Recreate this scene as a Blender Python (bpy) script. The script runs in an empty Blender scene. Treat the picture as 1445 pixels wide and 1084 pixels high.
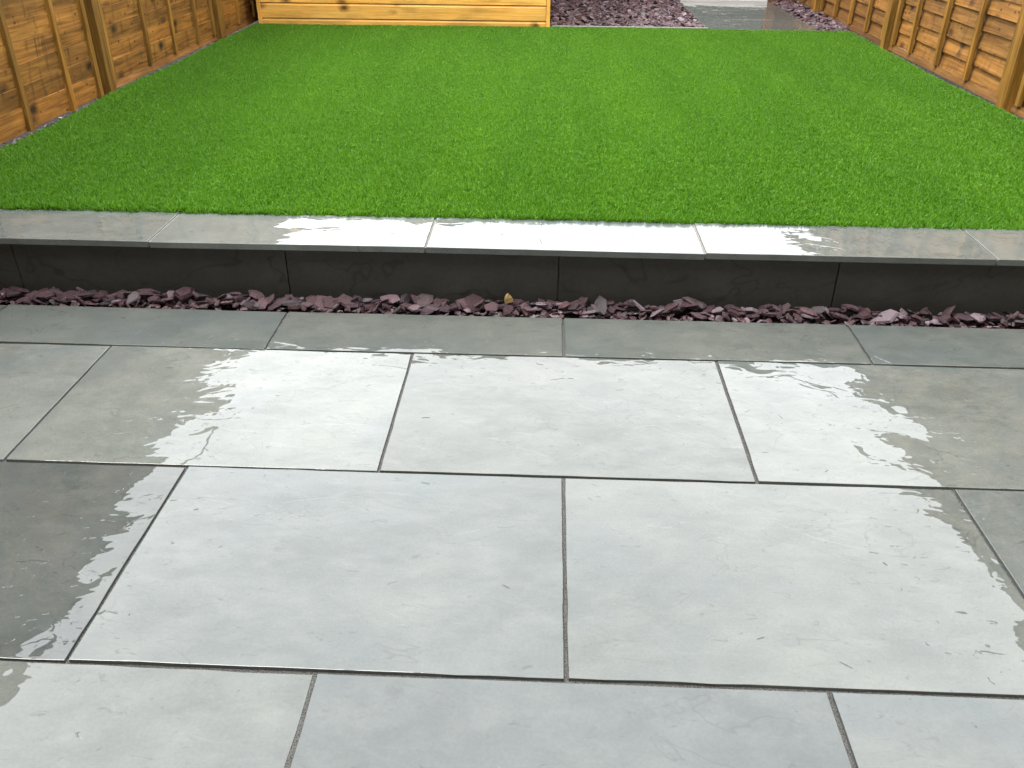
import bpy, bmesh, math, random
from mathutils import Matrix, Vector, Euler, noise as mnoise

S = bpy.context.scene
COL = S.collection
R_ = math.radians

# ------------------------------------------------------------------ camera
F_PX, PITCH, YAW, ROLL, CAM_H = 1216.8, 0.530167, -0.035854, 0.008136, 1.23
fw = Vector((math.sin(YAW) * math.cos(PITCH), math.cos(YAW) * math.cos(PITCH), -math.sin(PITCH)))
rt = Vector((math.cos(YAW), -math.sin(YAW), 0.0))
up = rt.cross(fw)
r2 = math.cos(ROLL) * rt + math.sin(ROLL) * up
u2 = -math.sin(ROLL) * rt + math.cos(ROLL) * up
cam = bpy.data.cameras.new("camera")
cam.sensor_width = 36.0
cam.lens = F_PX / 1445.0 * 36.0
cam.clip_start = 0.05
cam.clip_end = 2000
camo = bpy.data.objects.new("camera", cam)
COL.objects.link(camo)
m = Matrix((r2, u2, -fw)).transposed().to_4x4()
m.translation = (0, 0, CAM_H)
camo.matrix_world = m
S.camera = camo

# ------------------------------------------------------------------ overcast sky, sun, exposure
SUN_DIR = Vector((-0.38, -0.06, 0.92)).normalized()      # towards the sun: high, left and a little behind
world = bpy.data.worlds.new("World")
S.world = world
world.use_nodes = True
wn = world.node_tree
wn.nodes.clear()
wo = wn.nodes.new("ShaderNodeOutputWorld")
bg = wn.nodes.new("ShaderNodeBackground")
bg.inputs["Strength"].default_value = 0.12
sky = wn.nodes.new("ShaderNodeTexSky")
sky.sky_type = 'NISHITA'
sky.sun_disc = False
sky.sun_elevation = math.asin(SUN_DIR.z)
sky.sun_rotation = math.atan2(SUN_DIR.x, SUN_DIR.y)
sky.air_density = 1.0
sky.dust_density = 4.0
hs = wn.nodes.new("ShaderNodeHueSaturation")
hs.inputs["Saturation"].default_value = 0.35
wn.links.new(sky.outputs[0], hs.inputs["Color"])
tc = wn.nodes.new("ShaderNodeTexCoord")
cn = wn.nodes.new("ShaderNodeTexNoise")
cn.inputs["Scale"].default_value = 2.2
cn.inputs["Detail"].default_value = 5
cn.inputs["Roughness"].default_value = 0.5
wn.links.new(tc.outputs["Generated"], cn.inputs["Vector"])
cr = wn.nodes.new("ShaderNodeValToRGB")
cr.color_ramp.elements[0].position = 0.3
cr.color_ramp.elements[0].color = (9.3, 9.5, 9.75, 1)
cr.color_ramp.elements[1].position = 0.7
cr.color_ramp.elements[1].color = (10.7, 10.8, 10.9, 1)
wn.links.new(cn.outputs[0], cr.inputs[0])
mx = wn.nodes.new("ShaderNodeMixRGB")
mx.inputs[0].default_value = 0.85                       # cloud cover
wn.links.new(hs.outputs[0], mx.inputs[1])
wn.links.new(cr.outputs[0], mx.inputs[2])
wn.links.new(mx.outputs[0], bg.inputs["Color"])
wn.links.new(bg.outputs[0], wo.inputs["Surface"])

sl = bpy.data.lights.new("sun", 'SUN')
sl.energy = 0.65
sl.angle = R_(26)
sl.color = (1.0, 0.97, 0.92)
so = bpy.data.objects.new("sun", sl)
so.rotation_euler = (-SUN_DIR).to_track_quat('-Z', 'Y').to_euler()
so.location = (-3, -2, 8)
COL.objects.link(so)

S.view_settings.view_transform = 'Standard'
S.view_settings.look = 'None'
S.view_settings.gamma = 1.0
S.view_settings.use_curve_mapping = False
S.view_settings.exposure = 2.3
S.render.engine = 'CYCLES'
S.cycles.use_denoising = True
S.cycles.denoising_prefilter = 'NONE'
S.cycles.max_bounces = 6
S.cycles.sample_clamp_indirect = 6.0

# ------------------------------------------------------------------ node helpers
class NT:
    def __init__(self, name):
        self.m = bpy.data.materials.new(name)
        self.m.use_nodes = True
        self.t = self.m.node_tree
        self.t.nodes.clear()
        self.out = self.t.nodes.new("ShaderNodeOutputMaterial")
        self.b = self.t.nodes.new("ShaderNodeBsdfPrincipled")
        self.t.links.new(self.b.outputs[0], self.out.inputs["Surface"])
    def put(self, sock, v):
        if hasattr(v, "links"):
            self.t.links.new(v, sock)
        elif v is not None:
            sock.default_value = v
    def bs(self, **kw):
        for k, v in kw.items():
            self.put(self.b.inputs[k.replace("_", " ")], v)
    def math(self, op, a, b=None, c=None, clamp=False):
        n = self.t.nodes.new("ShaderNodeMath")
        n.operation = op
        n.use_clamp = clamp
        self.put(n.inputs[0], a)
        if b is not None: self.put(n.inputs[1], b)
        if c is not None: self.put(n.inputs[2], c)
        return n.outputs[0]
    def vmath(self, op, a, b=None):
        n = self.t.nodes.new("ShaderNodeVectorMath")
        n.operation = op
        self.put(n.inputs[0], a)
        if b is not None: self.put(n.inputs[1], b)
        return n.outputs[0]
    def noise(self, vec, scale, detail=3, rough=0.55, dist=0.0, color=False):
        n = self.t.nodes.new("ShaderNodeTexNoise")
        n.inputs["Scale"].default_value = scale
        n.inputs["Detail"].default_value = detail
        n.inputs["Roughness"].default_value = rough
        n.inputs["Distortion"].default_value = dist
        self.put(n.inputs["Vector"], vec)
        return n.outputs[1 if color else 0]
    def vor(self, vec, scale, feature='F1', rand=1.0):
        n = self.t.nodes.new("ShaderNodeTexVoronoi")
        n.feature = feature
        n.inputs["Scale"].default_value = scale
        n.inputs["Randomness"].default_value = rand
        self.put(n.inputs["Vector"], vec)
        return n
    def ramp(self, fac, *stops, interp='LINEAR'):
        n = self.t.nodes.new("ShaderNodeValToRGB")
        n.color_ramp.interpolation = interp
        el = n.color_ramp.elements
        while len(el) < len(stops): el.new(0.5)
        for e, (p, c) in zip(el, stops):
            e.position = p
            if not isinstance(c, (tuple, list)): c = (c, c, c)
            e.color = (c[0], c[1], c[2], 1)
        self.put(n.inputs[0], fac)
        return n.outputs[0]
    def mix(self, fac, a, b, mode='MIX'):
        n = self.t.nodes.new("ShaderNodeMixRGB")
        n.blend_type = mode
        self.put(n.inputs[0], fac)
        for s, v in ((n.inputs[1], a), (n.inputs[2], b)):
            if isinstance(v, (tuple, list)) and len(v) == 3: v = (*v, 1)
            self.put(s, v)
        return n.outputs[0]
    def bump(self, h, strength, dist, prev=None):
        n = self.t.nodes.new("ShaderNodeBump")
        n.inputs["Strength"].default_value = strength
        n.inputs["Distance"].default_value = dist
        self.put(n.inputs["Height"], h)
        if prev is not None: self.put(n.inputs["Normal"], prev)
        return n.outputs[0]
    def objco(self): return self.t.nodes.new("ShaderNodeTexCoord").outputs["Object"]
    def pos(self): return self.t.nodes.new("ShaderNodeNewGeometry").outputs["Position"]
    def rnd(self): return self.t.nodes.new("ShaderNodeObjectInfo").outputs["Random"]
    def scale(self, v, s):
        n = self.t.nodes.new("ShaderNodeMapping")
        n.inputs["Scale"].default_value = s
        self.put(n.inputs["Vector"], v)
        return n.outputs[0]
    def shifted(self, amp=37.0):
        """object coordinates moved by a random amount for each object"""
        r = self.rnd()
        c = self.t.nodes.new("ShaderNodeCombineXYZ")
        self.put(c.inputs[0], self.math('MULTIPLY', r, amp))
        self.put(c.inputs[1], self.math('MULTIPLY', r, amp * 1.7))
        self.put(c.inputs[2], self.math('MULTIPLY', r, amp * 0.6))
        return self.vmath('ADD', self.objco(), c.outputs[0])

# ------------------------------------------------------------------ materials
def wet_slate(name="wet_slate", k=1.0):
    n = NT(name)
    p = n.shifted()
    r = n.rnd()
    # stone colour: grey green with cloudy lighter and bluer areas
    big = n.noise(p, 2.2, 4, 0.55, 0.4)
    col = n.ramp(big, (0.25, (0.050, 0.057, 0.054)), (0.5, (0.068, 0.074, 0.070)), (0.75, (0.088, 0.092, 0.086)))
    q = n.scale(p, (1.0, 1.5, 1.0))
    cl = n.noise(q, 10.0, 7, 0.66, 0.3)
    col = n.mix(n.ramp(cl, (0.40, 0.0), (0.68, 0.65)), col, (0.098, 0.101, 0.095))
    fk = n.noise(n.scale(p, (1.0, 1.7, 1.0)), 2.4, 4, 0.45, 0.9)
    col = n.mix(n.ramp(fk, (0.615, 0.0), (0.640, 0.26)), col, (0.050, 0.055, 0.052))
    bl = n.noise(p, 3.4, 3, 0.5, 0.2)
    col = n.mix(n.ramp(bl, (0.5, 0.0), (0.7, 0.5)), col, (0.052, 0.062, 0.066))
    fine = n.noise(p, 160, 3, 0.7)
    col = n.mix(0.35, col, n.ramp(fine, (0.3, 0.75), (0.7, 1.25)), 'MULTIPLY')
    # small darker flecks, streaks and hairlines in the cleft surface
    fl = n.noise(n.scale(p, (1.0, 2.2, 1.0)), 26, 3, 0.5, 1.0)
    col = n.mix(n.ramp(fl, (0.66, 0.0), (0.74, 0.55)), col, (0.032, 0.035, 0.033))
    hair = n.math('ABSOLUTE', n.math('SUBTRACT', n.noise(n.scale(p, (1.0, 1.8, 1.0)), 3.1, 4, 0.5, 0.8), 0.5))
    gate = n.noise(p, 4.1, 2, 0.5)
    hl = n.math('MULTIPLY', n.ramp(hair, (0.0, 1.0), (0.006, 0.0)), n.ramp(gate, (0.52, 0.0), (0.6, 0.6)))
    col = n.mix(hl, col, (0.042, 0.044, 0.041))
    oc = n.t.nodes.new("ShaderNodeObjectInfo").outputs["Color"]     # each slab has its own tone
    col = n.mix(1.0, col, oc, 'MULTIPLY')
    # surface: water film on a riven face
    low = n.noise(p, 2.6, 2, 0.5)
    mid = n.noise(n.scale(p, (1.0, 1.7, 1.0)), 10, 2, 0.42, 0.5)
    lay = n.noise(n.scale(p, (1.0, 1.5, 1.0)), 2.8, 4, 0.5, 0.5)
    step = n.math('FRACT', n.math('MULTIPLY', lay, 5.0))
    terr = n.math('SUBTRACT', n.math('MULTIPLY', lay, 5.0), n.ramp(step, (0.0, 0.0), (0.93, 0.93), (1.0, 0.0)))
    pits = n.ramp(n.noise(n.scale(p, (1.0, 1.6, 1.0)), 48, 2, 0.5, 0.7), (0.68, 0.0), (0.80, 1.0))
    nb = n.bump(low, 1.0, 0.016*k)
    nb = n.bump(mid, 1.0, 0.0015*k, nb)
    nb = n.bump(terr, 1.0, 0.00022*k, nb)
    nb = n.bump(pits, 1.0, 0.00040*k, nb)
    rgh = n.ramp(n.noise(p, 5.0, 4, 0.6), (0.35, 0.004), (0.75, 0.025))
    n.bs(Base_Color=col, Roughness=rgh, IOR=1.52, Normal=nb)
    return n.m

def riser_slate():
    n = NT("riser_slate")
    p = n.shifted()
    col = n.ramp(n.noise(p, 3.0, 5, 0.65, 0.3), (0.3, (0.0225, 0.0245, 0.0210)), (0.7, (0.039, 0.042, 0.036)))
    col = n.mix(0.5, col, n.ramp(n.noise(p, 60, 4, 0.7), (0.3, 0.7), (0.7, 1.3)), 'MULTIPLY')
    vein = n.math('ABSOLUTE', n.math('SUBTRACT', n.noise(n.scale(p, (1.0, 1.6, 1.0)), 2.3, 3, 0.5, 0.5), 0.5))
    col = n.mix(n.ramp(vein, (0.0, 0.7), (0.008, 0.0)), col, (0.012, 0.012, 0.011))
    splash = n.noise(n.scale(p, (1.0, 0.6, 1.0)), 6.5, 5, 0.7)
    col = n.mix(n.ramp(splash, (0.55, 0.0), (0.75, 0.4)), col, (0.060, 0.060, 0.052))
    nb = n.bump(n.noise(n.scale(p, (1, 2.0, 1)), 14, 4, 0.55), 0.7, 0.002)
    nb = n.bump(vein, 0.6, 0.004, nb)
    n.bs(Base_Color=col, Roughness=0.45, Normal=nb)
    return n.m

def grit(name, a, b, rough=0.8, scale=380):
    n = NT(name)
    p = n.pos()
    v = n.vor(p, scale)
    col = n.ramp(n.noise(p, scale, 2, 0.7), (0.38, a), (0.66, b))
    nb = n.bump(v.outputs["Distance"], 0.8, 0.0015)
    n.bs(Base_Color=col, Roughness=rough, Normal=nb)
    return n.m

def soil():
    n = NT("soil")
    p = n.pos()
    n.bs(Base_Color=n.ramp(n.noise(p, 30, 5, 0.6), (0.3, (0.006, 0.005, 0.0045)), (0.7, (0.020, 0.016, 0.014))),
         Roughness=0.9, Normal=n.bump(n.noise(p, 60, 4, 0.6), 0.8, 0.01))
    n.b.inputs["Specular IOR Level"].default_value = 0.08
    return n.m

def slate_chip():
    n = NT("plum_slate")
    g = n.t.nodes.new("ShaderNodeNewGeometry")
    f = n.math('FRACT', n.math('ADD', g.outputs["Random Per Island"], n.rnd()))
    col = n.ramp(f, (0.0, (0.042, 0.021, 0.025)), (0.3, (0.070, 0.040, 0.046)), (0.5, (0.034, 0.026, 0.031)),
                 (0.68, (0.098, 0.056, 0.063)), (0.8, (0.060, 0.053, 0.054)), (0.93, (0.18, 0.14, 0.16)), (1.0, (0.095, 0.042, 0.044)),
                 interp='LINEAR')
    p = n.objco()
    col = n.mix(0.7, col, n.ramp(n.noise(p, 45, 4, 0.65), (0.3, 0.6), (0.7, 1.35)), 'MULTIPLY')
    nb = n.bump(n.noise(p, 70, 4, 0.6), 0.7, 0.004)
    n.bs(Base_Color=col, Roughness=n.ramp(n.noise(p, 20, 2), (0.4, 0.36), (0.6, 0.65)), IOR=1.33, Normal=nb)
    return n.m

def ochre():
    n = NT("ochre_stone")
    p = n.objco()
    n.bs(Base_Color=n.ramp(n.noise(p, 60, 4), (0.3, (0.20, 0.135, 0.045)), (0.7, (0.33, 0.24, 0.10))), Roughness=0.6,
         Normal=n.bump(n.noise(p, 90, 3), 0.6, 0.003))
    return n.m

def wood(name, dark, mid, light, knot=(0.035, 0.018, 0.007), drip=0.0, rough=0.6, knots=0.45):
    """timber with its grain along the piece's own x"""
    n = NT(name)
    p = n.shifted(23.0)
    r = n.rnd()
    g = n.noise(n.scale(p, (1.1, 22, 22)), 2.2, 5, 0.6, 0.8)
    col = n.ramp(g, (0.28, dark), (0.5, mid), (0.72, light))
    ring = n.noise(n.scale(p, (0.7, 30, 30)), 5.0, 3, 0.5, 0.4)
    col = n.mix(0.35, col, n.ramp(ring, (0.35, 0.72), (0.65, 1.18)), 'MULTIPLY')
    # patchy weathering
    w = n.noise(n.scale(p, (1.0, 2.0, 2.0)), 3.6, 4, 0.6)
    col = n.mix(0.6, col, n.ramp(w, (0.3, (0.55, 0.56, 0.60)), (0.52, (1.0, 1.0, 1.0)), (0.72, (1.25, 1.15, 1.0))), 'MULTIPLY')
    col = n.mix(1.0, col, n.ramp(r, (0.0, (0.70, 0.68, 0.68)), (0.5, (1, 1, 1)), (1.0, (1.28, 1.20, 1.08))), 'MULTIPLY')
    # knots
    cc = n.t.nodes.new("ShaderNodeCombineXYZ")
    n.put(cc.inputs[0], n.math('MULTIPLY', n.math('FLOOR', n.math('MULTIPLY', r, 4.0)), 3.7))
    n.put(cc.inputs[1], n.math('MULTIPLY', r, 0.05))
    kp = n.vmath('ADD', n.objco(), cc.outputs[0])
    v = n.vor(n.scale(kp, (7.5, 0.0, 11.0)), 1.0)
    sel = n.t.nodes.new("ShaderNodeSeparateColor")
    n.put(sel.inputs[0], v.outputs["Color"])
    on = n.math('GREATER_THAN', sel.outputs[0], knots)
    dd = n.math('ADD', v.outputs["Distance"], n.math('MULTIPLY', n.math('SUBTRACT', n.noise(p, 38, 3), 0.5), 0.22))
    kf = n.math('MULTIPLY', n.ramp(dd, (0.12, 0.95), (0.25, 0.55), (0.46, 0.0)), on)
    col = n.mix(kf, col, knot)
    if drip:
        s = n.noise(n.scale(p, (9.0, 1.0, 1.4)), 2.0, 4, 0.6, 0.6)
        col = n.mix(n.ramp(s, (0.54, 0.0), (0.68, drip)), col, knot)
    if drip:
        tv = n.vor(n.scale(p, (17.0, 0.0, 24.0)), 1.0)
        ts = n.t.nodes.new("ShaderNodeSeparateColor")
        n.put(ts.inputs[0], tv.outputs["Color"])
        tf = n.math('MULTIPLY', n.ramp(tv.outputs["Distance"], (0.10, 0.85), (0.24, 0.0)), n.math('GREATER_THAN', ts.outputs[1], 0.72))
        col = n.mix(tf, col, knot)
    nb = n.bump(ring, 0.5, 0.0015)
    nb = n.bump(n.noise(n.scale(p, (2, 60, 60)), 6, 3), 0.4, 0.0008, nb)
    n.bs(Base_Color=col, Roughness=rough, Normal=nb)
    n.b.inputs["Specular IOR Level"].default_value = 0.25
    return n.m

def grass_blade():
    n = NT("artificial_grass")
    at = n.t.nodes.new("ShaderNodeAttribute")
    at.attribute_name = "shade"
    f = n.math('FRACT', n.math('ADD', at.outputs["Fac"], n.math('MULTIPLY', n.rnd(), 0.13)))
    col = n.ramp(f, (0.0, (0.018, 0.082, 0.001)), (0.30, (0.072, 0.208, 0.003)), (0.7, (0.165, 0.365, 0.020)),
                 (0.93, (0.17, 0.31, 0.03)), (0.97, (0.34, 0.42, 0.12)), (1.0, (0.07, 0.19, 0.005)))
    w = n.noise(n.scale(n.pos(), (2.6, 0.5, 1.0)), 1.3, 3, 0.5)
    col = n.mix(1.0, col, n.ramp(w, (0.3, (0.79, 0.88, 0.95)), (0.7, (1.00, 1.03, 1.06))), 'MULTIPLY')
    n.bs(Base_Color=col, Roughness=0.5, IOR=1.35)
    tr = n.t.nodes.new("ShaderNodeBsdfTranslucent")
    n.put(tr.inputs["Color"], col)
    ms = n.t.nodes.new("ShaderNodeMixShader")
    ms.inputs[0].default_value = 0.25
    n.t.links.new(n.b.outputs[0], ms.inputs[1])
    n.t.links.new(tr.outputs[0], ms.inputs[2])
    n.t.links.new(ms.outputs[0], n.out.inputs["Surface"])
    return n.m

def plain(name, col, rough=0.6, var=0.15, scale=14):
    n = NT(name)
    k = n.ramp(n.noise(n.objco(), scale, 4, 0.6), (0.3, 1 - var), (0.7, 1 + var))
    n.bs(Base_Color=n.mix(1.0, col, k, 'MULTIPLY'), Roughness=rough)
    return n.m

def bricks():
    n = NT("brickwork")
    t = n.t.nodes.new("ShaderNodeTexBrick")
    t.inputs["Color1"].default_value = (0.24, 0.10, 0.065, 1)
    t.inputs["Color2"].default_value = (0.17, 0.075, 0.05, 1)
    t.inputs["Mortar"].default_value = (0.30, 0.28, 0.25, 1)
    t.inputs["Scale"].default_value = 1.0
    t.inputs["Brick Width"].default_value = 0.225
    t.inputs["Row Height"].default_value = 0.075
    t.inputs["Mortar Size"].default_value = 0.01
    mp = n.t.nodes.new("ShaderNodeMapping")
    mp.inputs["Rotation"].default_value = (R_(-90), 0, 0)
    n.put(mp.inputs["Vector"], n.objco())
    n.put(t.inputs["Vector"], mp.outputs[0])
    n.bs(Base_Color=t.outputs[0], Roughness=0.85)
    return n.m

M = dict(
    slate=wet_slate(), coping=wet_slate("wet_coping_slate", 0.5), riser=riser_slate(),
    mortar=grit("grey_mortar", (0.008, 0.008, 0.007), (0.100, 0.096, 0.086)),
    core=grit("concrete_block", (0.10, 0.10, 0.095), (0.18, 0.175, 0.165), scale=120),
    soil=soil(), chip=slate_chip(), ochre=ochre(), grass=grass_blade(),
    fence_l=wood("fence_timber_left", (0.078, 0.034, 0.008), (0.190, 0.088, 0.018), (0.31, 0.156, 0.034), knot=(0.020, 0.010, 0.004), drip=0.6),
    fence_r=wood("fence_timber_right", (0.100, 0.043, 0.011), (0.198, 0.094, 0.022), (0.295, 0.152, 0.040), knot=(0.022, 0.011, 0.005), drip=0.45),
    batten=wood("batten_timber", (0.095, 0.046, 0.007), (0.185, 0.096, 0.016), (0.29, 0.158, 0.030), knots=0.8),
    rail=wood("rail_timber", (0.075, 0.033, 0.008), (0.140, 0.066, 0.017), (0.22, 0.110, 0.032), knots=0.85),
    shed=wood("shed_timber", (0.53, 0.265, 0.052), (0.73, 0.40, 0.088), (0.80, 0.48, 0.125), knot=(0.09, 0.035, 0.010), rough=0.45, knots=0.58),
    felt=plain("roofing_felt", (0.035, 0.037, 0.036), 0.9),
    white=plain("white_paint", (0.78, 0.78, 0.76), 0.5, 0.05),
    gate=plain("grey_green_paint", (0.085, 0.10, 0.085), 0.5),
    twig=plain("twig", (0.030, 0.022, 0.016), 0.8),
    backing=plain("turf_backing", (0.020, 0.045, 0.010), 0.9),
    brick=bricks(), glass=plain("window_glass", (0.02, 0.025, 0.03), 0.05), metal=plain("metal", (0.3, 0.3, 0.3), 0.4),
)

# ------------------------------------------------------------------ object helpers
def link(name, me, mat, parent=None, loc=(0, 0, 0), rot=(0, 0, 0)):
    o = bpy.data.objects.new(name, me)
    COL.objects.link(o)
    if mat is not None and me is not None and not me.materials:
        me.materials.append(mat)
    o.parent = parent
    o.location = loc
    o.rotation_euler = rot
    return o

def tag(o, label=None, cat=None, group=None, kind=None):
    if label: o["label"] = label
    if cat: o["category"] = cat
    if group: o["group"] = group
    if kind: o["kind"] = kind
    return o

def bm_mesh(name, bm, smooth=False):
    me = bpy.data.meshes.new(name)
    bm.normal_update()
    bm.to_mesh(me)
    bm.free()
    for pg in me.polygons: pg.use_smooth = smooth
    return me

def add_box(bm, x0, x1, y0, y1, z0, z1, bev=0.0):
    r = bmesh.ops.create_cube(bm, size=1.0)
    vs = r["verts"]
    for v in vs:
        v.co = Vector((x0 if v.co.x < 0 else x1, y0 if v.co.y < 0 else y1, z0 if v.co.z < 0 else z1))
    if bev:
        es = list({e for v in vs for e in v.link_edges})
        bmesh.ops.bevel(bm, geom=es, offset=bev, segments=1, affect='EDGES')

def box_mesh(name, x0, x1, y0, y1, z0, z1, bev=0.0):
    bm = bmesh.new()
    add_box(bm, x0, x1, y0, y1, z0, z1, bev)
    return bm_mesh(name, bm)

def slab_mesh(name, w, d, t, rng, ch=0.003, n=(14, 10)):
    """a sawn slab, top at z=0, centred, with a softly worn, slightly uneven arris"""
    pts = []
    nx, ny = n
    def jit(): return rng.gauss(0, 0.0006)
    for i in range(nx): pts.append((-w/2 + w*i/nx, -d/2 + jit()))
    for i in range(ny): pts.append((w/2 + jit(), -d/2 + d*i/ny))
    for i in range(nx): pts.append((w/2 - w*i/nx, d/2 + jit()))
    for i in range(ny): pts.append((-w/2 + jit(), d/2 - d*i/ny))
    N = len(pts)
    rings = [(0.0, -t), (0.0, -ch), (ch*0.30, -ch*0.30), (ch, 0.0)]
    verts, faces = [], []
    for ins, z in rings:
        k = 1.0
        for x, y in pts:
            sx = max(-w/2 + ins, min(w/2 - ins, x)) if abs(abs(x) - w/2) < 0.004 else x
            sy = max(-d/2 + ins, min(d/2 - ins, y)) if abs(abs(y) - d/2) < 0.004 else y
            if ins and abs(abs(x) - w/2) < 0.004: sx = x - math.copysign(ins, x)
            if ins and abs(abs(y) - d/2) < 0.004: sy = y - math.copysign(ins, y)
            verts.append((sx, sy, z))
    for r in range(len(rings) - 1):
        for i in range(N):
            j = (i + 1) % N
            faces.append((r*N + i, r*N + j, (r+1)*N + j, (r+1)*N + i))
    faces.append(tuple(range((len(rings)-1)*N, len(rings)*N)))
    faces.append(tuple(reversed(range(N))))
    me = bpy.data.meshes.new(name)
    me.from_pydata(verts, [], faces)
    me.update()
    return me

def tone(o, rng, k=None, warm=None):
    k = rng.uniform(0.86, 1.14) if k is None else k
    w = rng.uniform(-0.04, 0.04) if warm is None else warm
    o.color = (k*(0.99 + w), k*1.01, k*(0.97 - w), 1)

# ------------------------------------------------------------------ ground and terrace
LAWN_Z = 0.20
g = link("ground", box_mesh("ground", -400, 400, -400, 400, -0.35, -0.12), M["soil"])
tag(g, kind="structure")
bm = bmesh.new()
add_box(bm, -2.52, 2.52, 2.78, 9.9, -0.10, 0.165)
g = link("terrace", bm_mesh("terrace", bm), M["soil"])
tag(g, kind="structure")

# ------------------------------------------------------------------ patio
rng = random.Random(5)
patio = link("patio", box_mesh("patio", -2.46, 2.46, -1.24, 2.532, -0.11, -0.0075), M["mortar"])
tag(patio, kind="structure")
GAP = 0.0085
rows = [  # far edge, near edge, joint positions
    (2.534, 2.2665, [-1.765, -0.829, 0.073, 0.986, 1.895]),
    (2.2665, 1.6660, [-2.205, -1.297, -0.380, 0.5245, 1.436, 2.345]),
    (1.6660, 1.0605, [-1.755, -0.8435, 0.064, 0.9785, 1.888]),
    (1.0605, 0.4530, [-2.21, -1.297, -0.3865, 0.5255, 1.435, 2.345]),
    (0.4530, -0.155, [-1.755, -0.845, 0.065, 0.975, 1.885]),
    (-0.155, -0.763, [-2.21, -1.297, -0.387, 0.525, 1.435, 2.345]),
    (-0.763, -1.235, [-1.755, -0.845, 0.065, 0.975, 1.885]),
]
TONES = {(0, 1): (1.02, -0.01), (0, 2): (1.05, 0.02), (0, 3): (1.08, 0.02), (0, 4): (1.04, 0.0),
         (1, 1): (1.36, -0.02), (1, 2): (1.34, 0.0), (1, 3): (1.0, 0.01), (1, 4): (1.22, 0.0), (1, 5): (1.2, -0.02),
         (2, 1): (0.78, -0.02), (2, 2): (1.05, -0.03), (2, 3): (1.12, 0.0), (2, 4): (1.1, -0.03),
         (3, 2): (1.10, 0.0), (3, 3): (0.88, -0.05), (3, 4): (1.0, -0.03)}
for ri, (yf, yn, js) in enumerate(rows):
    xs = [-2.455] + js + [2.455]
    for a, b in zip(xs[:-1], xs[1:]):
        w, d = b - a - GAP - rng.uniform(-0.0008, 0.0012), yf - yn - GAP - rng.uniform(-0.0008, 0.0010)
        if w < 0.05: continue
        me = slab_mesh("patio_slab", w, d, 0.022, rng, 0.0012)
        o = link("slab", me, M["slate"], patio, ((a+b)/2, (yf+yn)/2, rng.uniform(-0.0006, 0.0006)),
                 (rng.gauss(0, R_(0.10)), rng.gauss(0, R_(0.12)), rng.gauss(0, R_(0.05))))
        k, wm = TONES.get((ri, len([j for j in js if j < (a+b)/2])), (None, None))
        tone(o, rng, k, wm)
        if ri == 3 and a < -1.0 < b: o.rotation_euler.y = R_(0.75)

# ------------------------------------------------------------------ raised step: riser tiles and coping
step = link("retaining_step", box_mesh("step_core", -2.455, 2.455, 2.668, 2.80, -0.11, 0.176), M["core"])
tag(step, "low retaining step faced in dark slate with wet grey coping along the lawn", "retaining wall")
rj = [-2.455, -1.772, -0.850, 0.0555, 0.965, 1.875, 2.455]
for a, b in zip(rj[:-1], rj[1:]):
    w = b - a - 0.0028
    me = slab_mesh("riser", w, 0.25, 0.02, rng, 0.0015, (8, 4))
    link("riser_tile", me, M["riser"], step, ((a+b)/2, 2.6475 + rng.uniform(-0.0008, 0.0008), 0.0525),
         (R_(90) + rng.gauss(0, R_(0.25)), 0, rng.gauss(0, R_(0.1))))
cj = [-2.455, -2.20, -1.287, -0.378, 0.5235, 1.442, 2.35, 2.455]
for a, b in zip(cj[:-1], cj[1:]):
    w = b - a - 0.007
    me = slab_mesh("coping", w, 0.285, 0.020, rng, 0.0016, (14, 6))
    o = link("coping_slab", me, M["coping"], step, ((a+b)/2, 2.6145 + 0.1425, 0.2 + rng.uniform(-0.0006, 0.0006)),
         (rng.gauss(0, R_(0.10)), rng.gauss(0, R_(0.10)), rng.gauss(0, R_(0.05))))
    tone(o, rng, rng.uniform(1.15, 1.4), -0.02)
link("joint_mortar", box_mesh("coping_mortar", -2.453, 2.453, 2.6205, 2.894, 0.181, 0.1955),
     grit("pale_mortar", (0.10, 0.097, 0.085), (0.20, 0.19, 0.17)), step)

# ------------------------------------------------------------------ slate chippings
def chip_geo(rng, L=1.0):
    """flat angular shard: (verts, faces) about L long"""
    n = rng.choice((5, 6, 6, 7))
    asp = rng.uniform(0.5, 0.85)
    th = rng.uniform(0.09, 0.22)
    angs = sorted((i + rng.uniform(-0.32, 0.32)) / n * math.tau for i in range(n))
    v, f = [], []
    rad = [rng.uniform(0.38, 0.56) for _ in range(n)]
    tx, ty = rng.uniform(-0.25, 0.25), rng.uniform(-0.25, 0.25)
    for z, s in ((-th/2, 0.82), (0.0, 1.0), (th/2, 0.74)):
        ox, oy = rng.uniform(-0.05, 0.05), rng.uniform(-0.05, 0.05)
        for a, r in zip(angs, rad):
            k = s * r * rng.uniform(0.9, 1.1)
            x, y = k*math.cos(a) + ox, k*asp*math.sin(a) + oy
            v.append((x*L, y*L, (z + (tx*x + ty*y)*th*1.2 + rng.uniform(-0.02, 0.02))*L))
    for r in range(2):
        for i in range(n):
            j = (i+1) % n
            f.append((r*n+i, r*n+j, (r+1)*n+j, (r+1)*n+i))
    f.append(tuple(range(2*n, 3*n)))
    f.append(tuple(reversed(range(n))))
    return v, f

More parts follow.
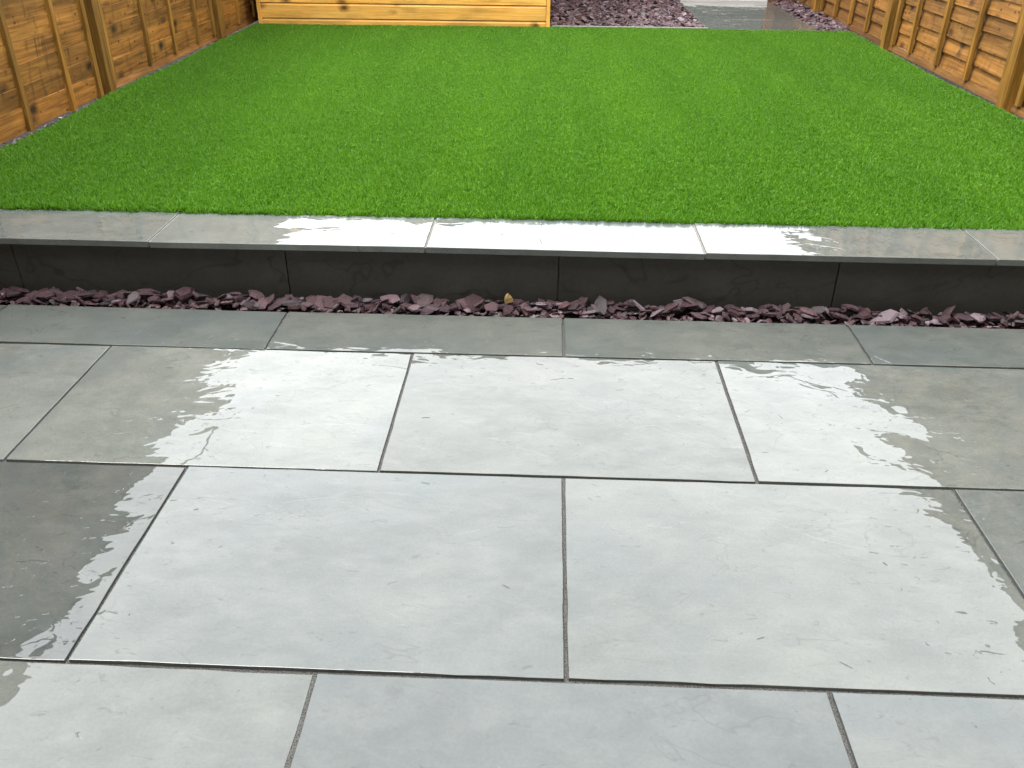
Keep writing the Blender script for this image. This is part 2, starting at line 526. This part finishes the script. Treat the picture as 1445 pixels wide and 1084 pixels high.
def chips_joined(name, spots, rng, parent=None):
    V, Fc = [], []
    protos = [chip_geo(rng) for _ in range(40)]
    for (x, y, z, L, tilt) in spots:
        v, f = rng.choice(protos)
        mt = Matrix.Translation((x, y, z)) @ Euler((rng.gauss(0, tilt), rng.gauss(0, tilt), rng.uniform(0, math.tau))).to_matrix().to_4x4()
        k = len(V)
        for c in v: V.append(tuple(mt @ (Vector(c) * L)))
        for q in f: Fc.append(tuple(i + k for i in q))
    me = bpy.data.meshes.new(name)
    me.from_pydata(V, [], Fc)
    me.update()
    return link(name, me, M["chip"], parent)

rng = random.Random(77)
bed = link("gravel_strip", box_mesh("gravel_strip", -2.455, 2.455, 2.540, 2.644, -0.11, -0.030), M["soil"])
tag(bed, kind="structure")
spots = []
for i in range(1300):
    x = rng.uniform(-2.44, 2.44)
    spots.append((x, (yy := rng.uniform(2.556, 2.632)), rng.uniform(-0.026, -0.008) + 0.12*(yy - 2.556), rng.uniform(0.02, 0.045), 0.35))
for i in range(150):
    x = rng.uniform(1.85, 2.43) * rng.choice((-1, 1))
    spots.append((x, rng.uniform(2.556, 2.630), rng.uniform(-0.004, 0.012), rng.uniform(0.03, 0.05), 0.4))
tag(chips_joined("slate_chippings", spots, rng, bed), kind="stuff")
protos = []
for i in range(24):
    v, f = chip_geo(rng)
    me = bpy.data.meshes.new("slate_chip")
    me.from_pydata(v, [], f)
    me.materials.append(M["chip"])
    protos.append(me)
for i in range(290):
    x = -1.86 + 3.56 * (i + rng.uniform(0.0, 1.0)) / 290
    big = rng.random() < 0.16
    L = rng.uniform(0.065, 0.098) if big else rng.uniform(0.032, 0.064)
    t = rng.random()
    y = 2.553 + L*0.22 + t * max(0.0, 0.088 - L*0.44)
    z = 0.0 + 0.011*t + rng.uniform(-0.007, 0.008) + (0.004 if big else 0)
    o = link("slate_chip", rng.choice(protos), None, bed, (x, y, z),
             (R_(14) + rng.gauss(0, 0.38), rng.gauss(0, 0.34), rng.gauss(0, 0.7) + (math.pi if rng.random() < 0.5 else 0)))
    o.scale = (L, L*rng.uniform(0.8, 1.1), L*rng.uniform(0.8, 1.4))
v, f = [(-0.014, -0.010, -0.014), (0.015, -0.011, -0.012), (0.013, 0.009, -0.013), (-0.012, 0.010, -0.012), (-0.012, -0.009, 0.004),
        (0.013, -0.008, 0.002), (0.010, 0.007, 0.004), (-0.009, 0.007, 0.006), (0.001, -0.003, 0.020), (-0.003, 0.003, 0.017)], \
       [(3, 2, 1, 0), (0, 1, 5, 4), (1, 2, 6, 5), (2, 3, 7, 6), (3, 0, 4, 7), (4, 5, 8), (5, 6, 9, 8), (6, 7, 9), (7, 4, 8, 9)]
me = bpy.data.meshes.new("ochre_stone")
me.from_pydata(v, [], f)
o = link("stone", me, M["ochre"], None, (-0.108, 2.600, 0.034), (0.1, -0.1, 0.3))
tag(o, "small pointed ochre yellow stone among the plum slate chippings", "stone")

# ------------------------------------------------------------------ lawn (artificial grass)
def tuft_mesh(seed):
    rng = random.Random(seed)
    V, Fc, sh = [], [], []
    for b in range(17):
        bx, by = rng.uniform(-0.0085, 0.0085), rng.uniform(-0.0085, 0.0085)
        h = rng.uniform(0.011, 0.021)
        az = rng.uniform(0, math.tau)
        lean = abs(rng.gauss(0.22, 0.20)) * h
        curl = rng.uniform(0.1, 0.9) * h * 0.6
        w = rng.uniform(0.0007, 0.0011)
        wa = rng.uniform(0, math.tau)
        dx, dy = math.cos(az), math.sin(az)
        wx, wy = math.cos(wa), math.sin(wa)
        k = len(V)
        for s, ww in ((0.0, 1.0), (0.55, 0.95), (1.0, 0.35)):
            off = lean*s + curl*s*s
            z = h*(s - 0.22*s*s*(curl/h))
            V.append((bx + dx*off - wx*w*ww, by + dy*off - wy*w*ww, z))
            V.append((bx + dx*off + wx*w*ww, by + dy*off + wy*w*ww, z))
        Fc += [(k, k+1, k+3, k+2), (k+2, k+3, k+5, k+4)]
        s = rng.random()
        s = 0.95 if rng.random() < 0.025 else 0.80*s**1.25
        sh += [s, s]
    me = bpy.data.meshes.new("grass_tuft")
    me.from_pydata(V, [], Fc)
    a = me.attributes.new("shade", 'FLOAT', 'FACE')
    a.data.foreach_set("value", sh)
    me.materials.append(M["grass"])
    for pg in me.polygons: pg.use_smooth = True
    return me

LX0, LX1, LY0, LY1 = -2.345, 2.365, 2.893, 7.365
bm = bmesh.new()
nx, ny = 24, 22
grid = []
for j in range(ny + 1):
    for i in range(nx + 1):
        x, y = LX0 + (LX1-LX0)*i/nx, LY0 + (LY1-LY0)*j/ny
        if i == 0: x += 0.02*mnoise.noise((0.3, y*1.3, 0))
        if i == nx: x += 0.02*mnoise.noise((5.3, y*1.3, 0))
        z = 0.197 + 0.006*mnoise.noise((x*0.9, y*0.9, 1.0))
        grid.append(bm.verts.new((x, y, z)))
for j in range(ny):
    for i in range(nx):
        a = j*(nx+1) + i
        bm.faces.new((grid[a], grid[a+1], grid[a+nx+2], grid[a+nx+1]))
me = bm_mesh("lawn", bm, True)
me.materials.append(M["backing"])
lawn = link("lawn", me, None)
tag(lawn, "bright green artificial grass lawn between the two timber fences", "grass", kind="stuff")

ng = bpy.data.node_groups.new("grass_pile", 'GeometryNodeTree')
ng.interface.new_socket("Geometry", in_out='INPUT', socket_type='NodeSocketGeometry')
ng.interface.new_socket("Geometry", in_out='OUTPUT', socket_type='NodeSocketGeometry')
N = ng.nodes.new
gi, go = N("NodeGroupInput"), N("NodeGroupOutput")
dp = N("GeometryNodeDistributePointsOnFaces")
dp.inputs["Density"].default_value = 11000
ip = N("GeometryNodeInstanceOnPoints")
g2i = N("GeometryNodeGeometryToInstance")
for s in range(7):
    oi = N("GeometryNodeObjectInfo")
    ob = bpy.data.objects.new("grass_tuft", tuft_mesh(100 + s))
    oi.inputs["Object"].default_value = ob
    oi.inputs["As Instance"].default_value = True
    ng.links.new(oi.outputs["Geometry"], g2i.inputs[0])
ng.links.new(g2i.outputs[0], ip.inputs["Instance"])
ip.inputs["Pick Instance"].default_value = True
po = N("GeometryNodeInputPosition")
nz = N("ShaderNodeTexNoise")
nz.inputs["Scale"].default_value = 22.0
nz.inputs["Detail"].default_value = 2.0
ng.links.new(po.outputs[0], nz.inputs["Vector"])
vm = N("ShaderNodeVectorMath")
vm.operation = 'MULTIPLY_ADD'
ng.links.new(nz.outputs["Color"], vm.inputs[0])
vm.inputs[1].default_value = (1.3, 1.3, 0)
vm.inputs[2].default_value = (-0.65 + 0.10, -0.65, 0)
rv = N("FunctionNodeRandomValue")
rv.data_type = 'FLOAT_VECTOR'
rv.inputs[0].default_value = (-0.2, -0.2, -3.14)
rv.inputs[1].default_value = (0.2, 0.2, 3.14)
ad = N("ShaderNodeVectorMath")
ng.links.new(vm.outputs[0], ad.inputs[0])
ng.links.new(rv.outputs[0], ad.inputs[1])
zr = N("FunctionNodeEulerToRotation")
sep = N("ShaderNodeSeparateXYZ")
ng.links.new(rv.outputs[0], sep.inputs[0])
cz = N("ShaderNodeCombineXYZ")
ng.links.new(sep.outputs[2], cz.inputs[2])
e1 = N("FunctionNodeEulerToRotation")
ng.links.new(cz.outputs[0], e1.inputs[0])
e2 = N("FunctionNodeEulerToRotation")
mz = N("ShaderNodeVectorMath")
mz.operation = 'MULTIPLY'
ng.links.new(ad.outputs[0], mz.inputs[0])
mz.inputs[1].default_value = (1, 1, 0)
ng.links.new(mz.outputs[0], e2.inputs[0])
rr = N("FunctionNodeRotateRotation")
ng.links.new(e1.outputs[0], rr.inputs[0])
ng.links.new(e2.outputs[0], rr.inputs[1])
ng.links.new(rr.outputs[0], ip.inputs["Rotation"])
rs = N("FunctionNodeRandomValue")
rs.inputs[2].default_value = 0.82
rs.inputs[3].default_value = 1.18
ng.links.new(rs.outputs[1], ip.inputs["Scale"])
jg = N("GeometryNodeJoinGeometry")
ng.links.new(gi.outputs[0], dp.inputs["Mesh"])
ng.links.new(dp.outputs["Points"], ip.inputs["Points"])
ng.links.new(gi.outputs[0], jg.inputs[0])
ng.links.new(ip.outputs[0], jg.inputs[0])
ng.links.new(jg.outputs[0], go.inputs[0])
md = lawn.modifiers.new("grass_pile", 'NODES')
md.node_group = ng

# ------------------------------------------------------------------ chip beds behind and beside the lawn
rng = random.Random(31)
spots = []
def fill(x0, x1, y0, y1, z, per_m2, l0, l1, tilt=0.35, rise=0.02):
    for i in range(int((x1-x0)*(y1-y0)*per_m2)):
        spots.append((rng.uniform(x0, x1), rng.uniform(y0, y1), z + rng.uniform(-0.01, rise), rng.uniform(l0, l1), tilt))
fill(0.04, 1.262, 7.40, 9.36, 0.185, 1900, 0.035, 0.085)
o = chips_joined("slate_chip_bed", spots, rng)
tag(o, "bed of plum slate chippings between the shed and the path", "gravel", kind="stuff")
spots = []
fill(2.165, 2.45, 7.40, 9.36, 0.185, 1900, 0.035, 0.08)
o = chips_joined("slate_chip_border", spots, rng)
tag(o, "narrow border of plum slate chippings between path and right fence", "gravel", kind="stuff")
spots = []
fill(-2.45, -2.345, 2.93, 7.37, 0.166, 1100, 0.02, 0.05, rise=0.016)
o = chips_joined("slate_chip_edging", spots, rng)
tag(o, "thin line of slate chippings between lawn and left fence", "gravel", kind="stuff")
spots = []
fill(2.365, 2.46, 2.93, 7.40, 0.166, 900, 0.02, 0.05, rise=0.016)
o = chips_joined("slate_chip_edging", spots, rng)
tag(o, "thin line of slate chippings between lawn and right fence", "gravel", kind="stuff")

# ------------------------------------------------------------------ far path
path = link("path", box_mesh("path", 1.275, 2.15, 7.385, 9.36, 0.10, 0.1955), M["mortar"])
tag(path, kind="structure")
for a, b in zip([7.38, 7.985, 8.59], [7.985, 8.59, 9.195]):
    me = slab_mesh("path_slab", 0.89, b-a-0.008, 0.022, rng, 0.003)
    link("slab", me, M["slate"], path, (1.715, (a+b)/2, 0.205), (rng.gauss(0, R_(0.1)), rng.gauss(0, R_(0.1)), 0))
me = slab_mesh("path_slab", 0.89, 0.15, 0.022, rng, 0.003)
link("slab", me, M["slate"], path, (1.715, 9.272, 0.2055))
o = link("edging_strip", box_mesh("edging", 0.03, 1.268, 7.368, 7.388, 0.12, 0.222, 0.003),
         plain("edging_grey", (0.16, 0.165, 0.135), 0.7))
tag(o, "thin grey edging strip between lawn and slate chip bed", "edging")

# ------------------------------------------------------------------ fences
def board_mesh(name, L, H, T, rng, wane=0.004, seg=7):
    """horizontal board, x along its length from 0 to L, z 0..H, y 0..T, with wavering edges"""
    V, Fc = [], []
    s0 = rng.uniform(0, 50)
    for i in range(seg + 1):
        x = L*i/seg
        a = wane*mnoise.noise((x*2.1 + s0, 0.5, 0))
        b = wane*mnoise.noise((x*2.3 + s0, 7.5, 0))
        c = 0.0025*mnoise.noise((x*1.7 + s0, 3.5, 0))
        V += [(x, c, a), (x, T+c, a), (x, T*0.75+c, H+b), (x, c, H+b)]
    for i in range(seg):
        k = i*4
        for q in range(4):
            r = (q+1) % 4
            Fc.append((k+q, k+4+q, k+4+r, k+r))
    Fc.append((0, 1, 2, 3))
    Fc.append((seg*4+3, seg*4+2, seg*4+1, seg*4))
    me = bpy.data.meshes.new(name)
    me.from_pydata(V, [], Fc)
    me.update()
    return me

def batten_mesh(name, H, w, d, rng):
    """upright piece whose own x runs up its length"""
    V, Fc = [], []
    seg = 8
    s0 = rng.uniform(0, 50)
    for i in range(seg+1):
        x = H*i/seg
        j = 0.0015*mnoise.noise((x*3 + s0, 0, 0))
        V += [(x, -w/2+j, 0), (x, w/2+j, 0), (x, w/2+j-0.003, d), (x, -w/2+j+0.003, d)]
    for i in range(seg):
        k = i*4
        for q in range(4):
            r = (q+1) % 4
            Fc.append((k+r, k+4+r, k+4+q, k+q))
    Fc.append((3, 2, 1, 0))
    Fc.append((seg*4, seg*4+1, seg*4+2, seg*4+3))
    me = bpy.data.meshes.new(name)
    me.from_pydata(V, [], Fc)
    me.update()
    return me

UP = (0.0, R_(-90), 0.0)
def upright(name, me, mat, parent, loc):
    """own x up, own z outwards (fence-local +y)"""
    o = link(name, me, mat, parent, loc)
    # columns: x->up(z), y->-x (fence), z->+y
    o.rotation_euler = Matrix(((0, 1, 0), (0, 0, 1), (1, 0, 0))).to_euler()
    return o

def fence(name, label, root_loc, rotz, posts, battens, mat, lean, seed, no_rail, sgn):
    """posts and battens are given by the garden's y; local x = sgn*y"""
    rng = random.Random(seed)
    root = link(name, None, None, None, root_loc, (0, 0, rotz))
    tag(root, label, "fence")
    TOP = 2.045
    for py in posts:
        hgt = TOP + 0.03 + 0.3
        me = batten_mesh("post", hgt, 0.078, 0.078, rng)
        upright("post", me, M["batten"], root, (sgn*py, -0.008 + rng.uniform(-0.003, 0.003), -0.3))
    pitch = 0.0915
    bl = [board_mesh("fence_board", 1.8, 0.108, 0.010 if lean > 0 else 0.017, rng, 0.006) for _ in range(7)]
    for pi in range(len(posts) - 1):
        y0, y1 = posts[pi] + 0.042, posts[pi+1] - 0.042
        L = y1 - y0
        raised = y0 > 2.8
        zb = 0.195 if raised else 0.15
        top = TOP + (0.0 if raised else -0.01) + rng.uniform(-0.008, 0.008)
        x0 = min(sgn*y0, sgn*y1)
        # frame at the back of the panel
        bm = bmesh.new()
        for xx in (0.0, L/2 - 0.02, L - 0.04):
            add_box(bm, xx, xx + 0.04, -0.022, -0.004, 0.03, top - zb - 0.03)
        fr = link("panel_frame", bm_mesh("panel_frame", bm), M["batten"], root, (x0, 0, zb))
        rail = raised and pi not in no_rail
        if not raised:
            link("gravel_board", board_mesh("gravel_board", L, 0.15, 0.03, rng, 0.001), M["rail"], fr, (0, -0.012, -0.15))
        z = 0.030 if rail else -0.01
        if rail:
            link("base_rail", board_mesh("base_rail", L, 0.036, 0.034, rng, 0.003), M["rail"], fr, (0, 0.0, -0.004))
        k = 0
        while z + 0.05 < top - zb:
            me = rng.choice(bl)
            tilt = R_(7.0 if lean > 0 else 6.0) * lean + rng.gauss(0, 0.008)
            yy = 0.003 if lean > 0 else 0.006
            o = link("board", me, mat, fr, (0, yy + rng.uniform(-0.001, 0.001), z + rng.uniform(-0.004, 0.004)), (tilt, rng.gauss(0, 0.0015), 0))
            o.scale = (L/1.8, 1, 1)
            z += pitch
            k += 1
        H = top - zb - (0.03 if rail else -0.01)
        for by in battens[pi]:
            me = batten_mesh("batten", H, 0.040, 0.022, rng)
            upright("batten", me, M["batten"], fr, (sgn*by - x0, 0.022, 0.036 if rail else -0.012))
        link("capping", box_mesh("capping", 0, L, -0.03, 0.05, 0, 0.018, 0.002), M["batten"], fr, (0, 0, top - zb + 0.002))
    return root

LP = [-0.78, 1.10, 2.98, 4.845, 6.700, 8.580, 9.55]
LB = [[-0.66, -0.25, 0.16, 0.57, 0.98], [1.22, 1.63, 2.04, 2.45, 2.86],
      [3.09, 3.61, 4.03, 4.454, 4.765], [4.95, 5.467, 5.876, 6.295, 6.615], [6.82, 7.19, 7.6, 8.02, 8.46], [8.7, 9.1, 9.45]]
fence("garden_fence", "weathered brown lapped timber fence on the left of the lawn, beside the shed", (-2.462, 0, 0), R_(-90), LP, LB,
      M["fence_l"], -1.0, 3, (2,), -1)
RP = [-0.90, 1.00, 2.90, 4.800, 6.710, 8.600, 9.55]
RB = [[-0.8, -0.35, 0.05, 0.5, 0.9], [1.1, 1.5, 1.95, 2.4, 2.8],
      [3.0, 3.44, 3.86, 4.28, 4.69], [4.90, 5.357, 5.813, 6.271, 6.60], [6.82, 7.22, 7.64, 8.06, 8.48], [8.72, 9.1, 9.44]]
fence("garden_fence", "orange brown lapped timber fence on the right of the lawn, beside the path", (2.478, 0, 0), R_(90), RP, RB,
      M["fence_r"], 1.0, 4, (), 1)

# back fence beyond the chip bed
rng = random.Random(9)
root = link("garden_fence", None, None, None, (0, 9.43, 0), (0, 0, R_(180)))
tag(root, "timber fence posts at the far end of the slate chip bed", "fence")
for px in (0.57, 1.135, -0.9, -2.38):
    upright("post", batten_mesh("post", 2.35, 0.085, 0.085, rng), M["batten"], root, (-px, 0.03 if px > 0 else -0.01, -0.1))
bm = bmesh.new()
for xx in (-1.16, 0.2, 2.3):
    add_box(bm, xx, xx + 0.04, -0.022, -0.004, 0.05, 1.8)
fr = link("panel_frame", bm_mesh("back_frame", bm), M["batten"], root, (0, 0, 0.2))
bl = board_mesh("back_board", 3.58, 0.112, 0.008, rng, 0.004)
for i in range(20):
    o = link("board", bl, M["fence_l"], fr, (-1.175, 0.004, 0.01 + i*0.0915), (R_(5), 0, 0))

# ------------------------------------------------------------------ gate and white threshold at the end of the path
o = link("threshold", box_mesh("threshold", 1.20, 2.17, 9.385, 9.55, 0.10, 0.262, 0.006), M["white"])
tag(o, "white threshold step across the far end of the path", "step")
root = link("garden_gate", None, None, None, (1.70, 9.495, 0.27))
tag(root, "grey green boarded gate above the white threshold", "gate")
bm = bmesh.new()
for zz in (0.15, 0.85, 1.5): add_box(bm, -0.47, 0.47, 0.012, 0.045, zz, zz + 0.09)
link("ledges", bm_mesh("gate_ledges", bm), M["gate"], root)
gb = box_mesh("gate_board", 0, 0.1215, -0.01, 0.01, 0.0, 1.72, 0.002)
for i in range(8): link("board", gb, M["gate"], root, (-0.476 + i*0.1215, 0.0015*(i % 2), 0))
for px, nm in ((2.211, "gate post on the right of the white threshold"),):
    o = link("gate_post", box_mesh("gate_post", -0.045, 0.045, -0.045, 0.045, 0, 2.0, 0.004), M["rail"], None, (px, 9.42, 0.1))
    tag(o, "brown timber " + nm, "post")

rng = random.Random(41)
root = link("fence_infill", None, None, None, (2.26, 9.43, 0.17))
tag(root, "narrow boarded infill between the gate post and the right fence", "fence")
for i in range(2): link("board", box_mesh("infill_board", 0, 0.11, -0.01, 0.01, 0, 1.85, 0.002), M["rail"], root, (i*0.111, 0.0015*i, 0))

# ------------------------------------------------------------------ shed
rng = random.Random(12)
root = link("garden_shed", None, None, None, (-1.155, 8.24, 0.17))
tag(root, "orange shiplap timber shed at the back left of the lawn", "shed")
SW, SD = 2.335, 1.74
link("base", box_mesh("shed_base", -SW/2 + 0.02, SW/2 - 0.02, -SD/2 + 0.02, SD/2 - 0.02, -0.02, 0.045), M["batten"], root)
HF, HB = 1.55, 1.95
nb = 14
def shiplap(L, H, rng):
    V, Fc = [], []
    prof = [(0.0, 0.0), (0.014, 0.004), (0.014, H-0.016), (0.009, H-0.008), (0.005, H-0.0025), (0.0, H-0.002)]
    for x in (0.0, L):
        for y, z in prof: V.append((x, y, z))
    n = len(prof)
    for i in range(n):
        j = (i+1) % n
        Fc.append((i, i+n, j+n, j))
    Fc.append(tuple(range(n)))
    Fc.append(tuple(reversed(range(n, 2*n))))
    me = bpy.data.meshes.new("shiplap")
    me.from_pydata(V, [], Fc)
    me.update()
    return me
bH = 0.1135
z0 = 0.083 - bH                      # the lowest board is half sunk behind the turf
fb, sb = shiplap(SW - 0.066, bH, rng), shiplap(SD - 0.05, bH, rng)
for i in range(16):
    z = z0 + i*bH
    # the front faces the lawn (-y)
    if z < HF - bH*0.5:
        link("front_board", fb, M["shed"], root, (SW/2 - 0.033, -SD/2 + 0.0, z), (0, 0, R_(180)))
    link("back_board", fb, M["shed"], root, (-SW/2 + 0.033, SD/2, z))
    link("side_board", sb, M["shed"], root, (SW/2 - 0.014, SD/2 - 0.025, z), (0, 0, R_(-90)))
    link("side_board", sb, M["shed"], root, (-SW/2 + 0.014, -SD/2 + 0.025, z), (0, 0, R_(90)))
for sx in (-1, 1):
    for sy in (-1, 1):
        t = link("corner_trim", batten_mesh("corner_trim", HF - 0.02, 0.034, 0.030, rng), M["shed"], root)
        t.rotation_euler = Matrix(((0, 1, 0), (0, 0, 1), (1, 0, 0))).to_euler() if sy > 0 else Matrix(((0, -1, 0), (0, 0, -1), (1, 0, 0))).to_euler()
        t.location = (sx*(SW/2 - 0.016), sy*(SD/2 - 0.012), 0.0)
bm = bmesh.new()
V = [(-SW/2 - 0.05, -SD/2 - 0.08, HF), (SW/2 + 0.05, -SD/2 - 0.08, HF), (SW/2 + 0.05, SD/2 + 0.06, HB + 0.02), (-SW/2 - 0.05, SD/2 + 0.06, HB + 0.02)]
V = V + [(x, y, z + 0.035) for x, y, z in V]
bv = [bm.verts.new(c) for c in V]
for f in ((3, 2, 1, 0), (4, 5, 6, 7), (0, 1, 5, 4), (1, 2, 6, 5), (2, 3, 7, 6), (3, 0, 4, 7)): bm.faces.new([bv[i] for i in f])
link("roof", bm_mesh("shed_roof", bm), M["felt"], root)

# ------------------------------------------------------------------ unseen house behind the viewer, added to shade the step face
root = link("house", box_mesh("house", -6.5, 6.5, -8.0, -1.25, -0.12, 5.3), M["brick"])
tag(root, "unseen brick house added behind the viewer to shade the step", "house")
bm = bmesh.new()
V = [(-6.8, -8.3, 5.302), (6.8, -8.3, 5.302), (6.8, -0.95, 5.302), (-6.8, -0.95, 5.302), (-6.8, -4.6, 8.2), (6.8, -4.6, 8.2)]
bv = [bm.verts.new(c) for c in V]
for f in ((3, 2, 1, 0), (2, 3, 4, 5), (0, 1, 5, 4), (1, 2, 5), (3, 0, 4)): bm.faces.new([bv[i] for i in f])
link("roof", bm_mesh("house_roof", bm), M["felt"], root)
for (x0, x1, zz0, zz1) in ((-1.2, 1.2, 0.05, 2.15), (-3.9, -2.1, 0.95, 2.15), (2.1, 3.9, 0.95, 2.15), (-3.6, -2.2, 3.1, 4.3), (-0.7, 0.7, 3.1, 4.3), (2.2, 3.6, 3.1, 4.3)):
    w = link("window", box_mesh("window_frame", x0, x1, -1.248, -1.20, zz0, zz1, 0.004), M["white"], root)
    for k in range(2):
        a = x0 + 0.06 + k*(x1-x0-0.06)/2
        link("pane", box_mesh("pane", a, a + (x1-x0)/2 - 0.09, -1.199, -1.193, zz0 + 0.06, zz1 - 0.06), M["glass"], w)

# ------------------------------------------------------------------ bits of twig lying on the wet slabs
rng = random.Random(21)
TW = [(-0.295, 1.91, 0.022, 0.1, "tiny dark twig on the left half of the middle slab below the border row"),
      (-0.82, 1.735, 0.016, 2.4, "tiny forked twig on the bright left slab below the border row"),
      (-0.26, 1.625, 0.022, -0.2, "tiny dark twig near the far edge of the slab left of the central joint"),
      (0.645, 1.96, 0.018, 2.0, "tiny twig on the bright right slab, far half, left of the glare edge"),
      (0.70, 1.72, 0.014, 0.7, "tiny twig on the bright right slab near its near edge"),
      (0.563, 1.985, 0.022, 0.6, "tiny twig lying by the joint beside the bright right slab"),
      (0.568, 1.79, 0.016, 0.0, "tiny twig crossing the joint foot beside the bright right slab"),
      (0.572, 1.118, 0.024, 2.5, "curved dark twig near the near edge of the large slab right of the central joint"),
      (0.43, 1.176, 0.016, 0.35, "straight short twig towards the middle of the large slab right of the central joint"),
      (-0.055, 1.29, 0.016, 2.6, "tiny twig left of the central joint, near half of its slab"),
      (0.0, 2.215, 0.024, 2.7, "thin twig in the grey strip along the far edge of the middle slab")]
for (x, y, L, a, lab) in TW:
    V, Fc = [], []
    bend = rng.uniform(-0.35, 0.35)
    for i in range(5):
        s = i/4 - 0.5
        r = 0.0005*(1 - 0.5*abs(s))
        cx, cy = s*L, bend*L*(s*s)
        for q in range(4):
            th = q*math.pi/2
            V.append((cx, cy + r*math.cos(th), 0.0003 + r*math.sin(th)))
    for i in range(4):
        for q in range(4):
            k = i*4
            Fc.append((k+q, k+(q+1) % 4, k+4+(q+1) % 4, k+4+q))
    me = bpy.data.meshes.new("twig")
    me.from_pydata(V, [], Fc)
    o = link("twig", me, M["twig"], None, (x, y, 0.0008), (0, 0, a))
    tag(o, lab, "twig", "twig bits on the patio")
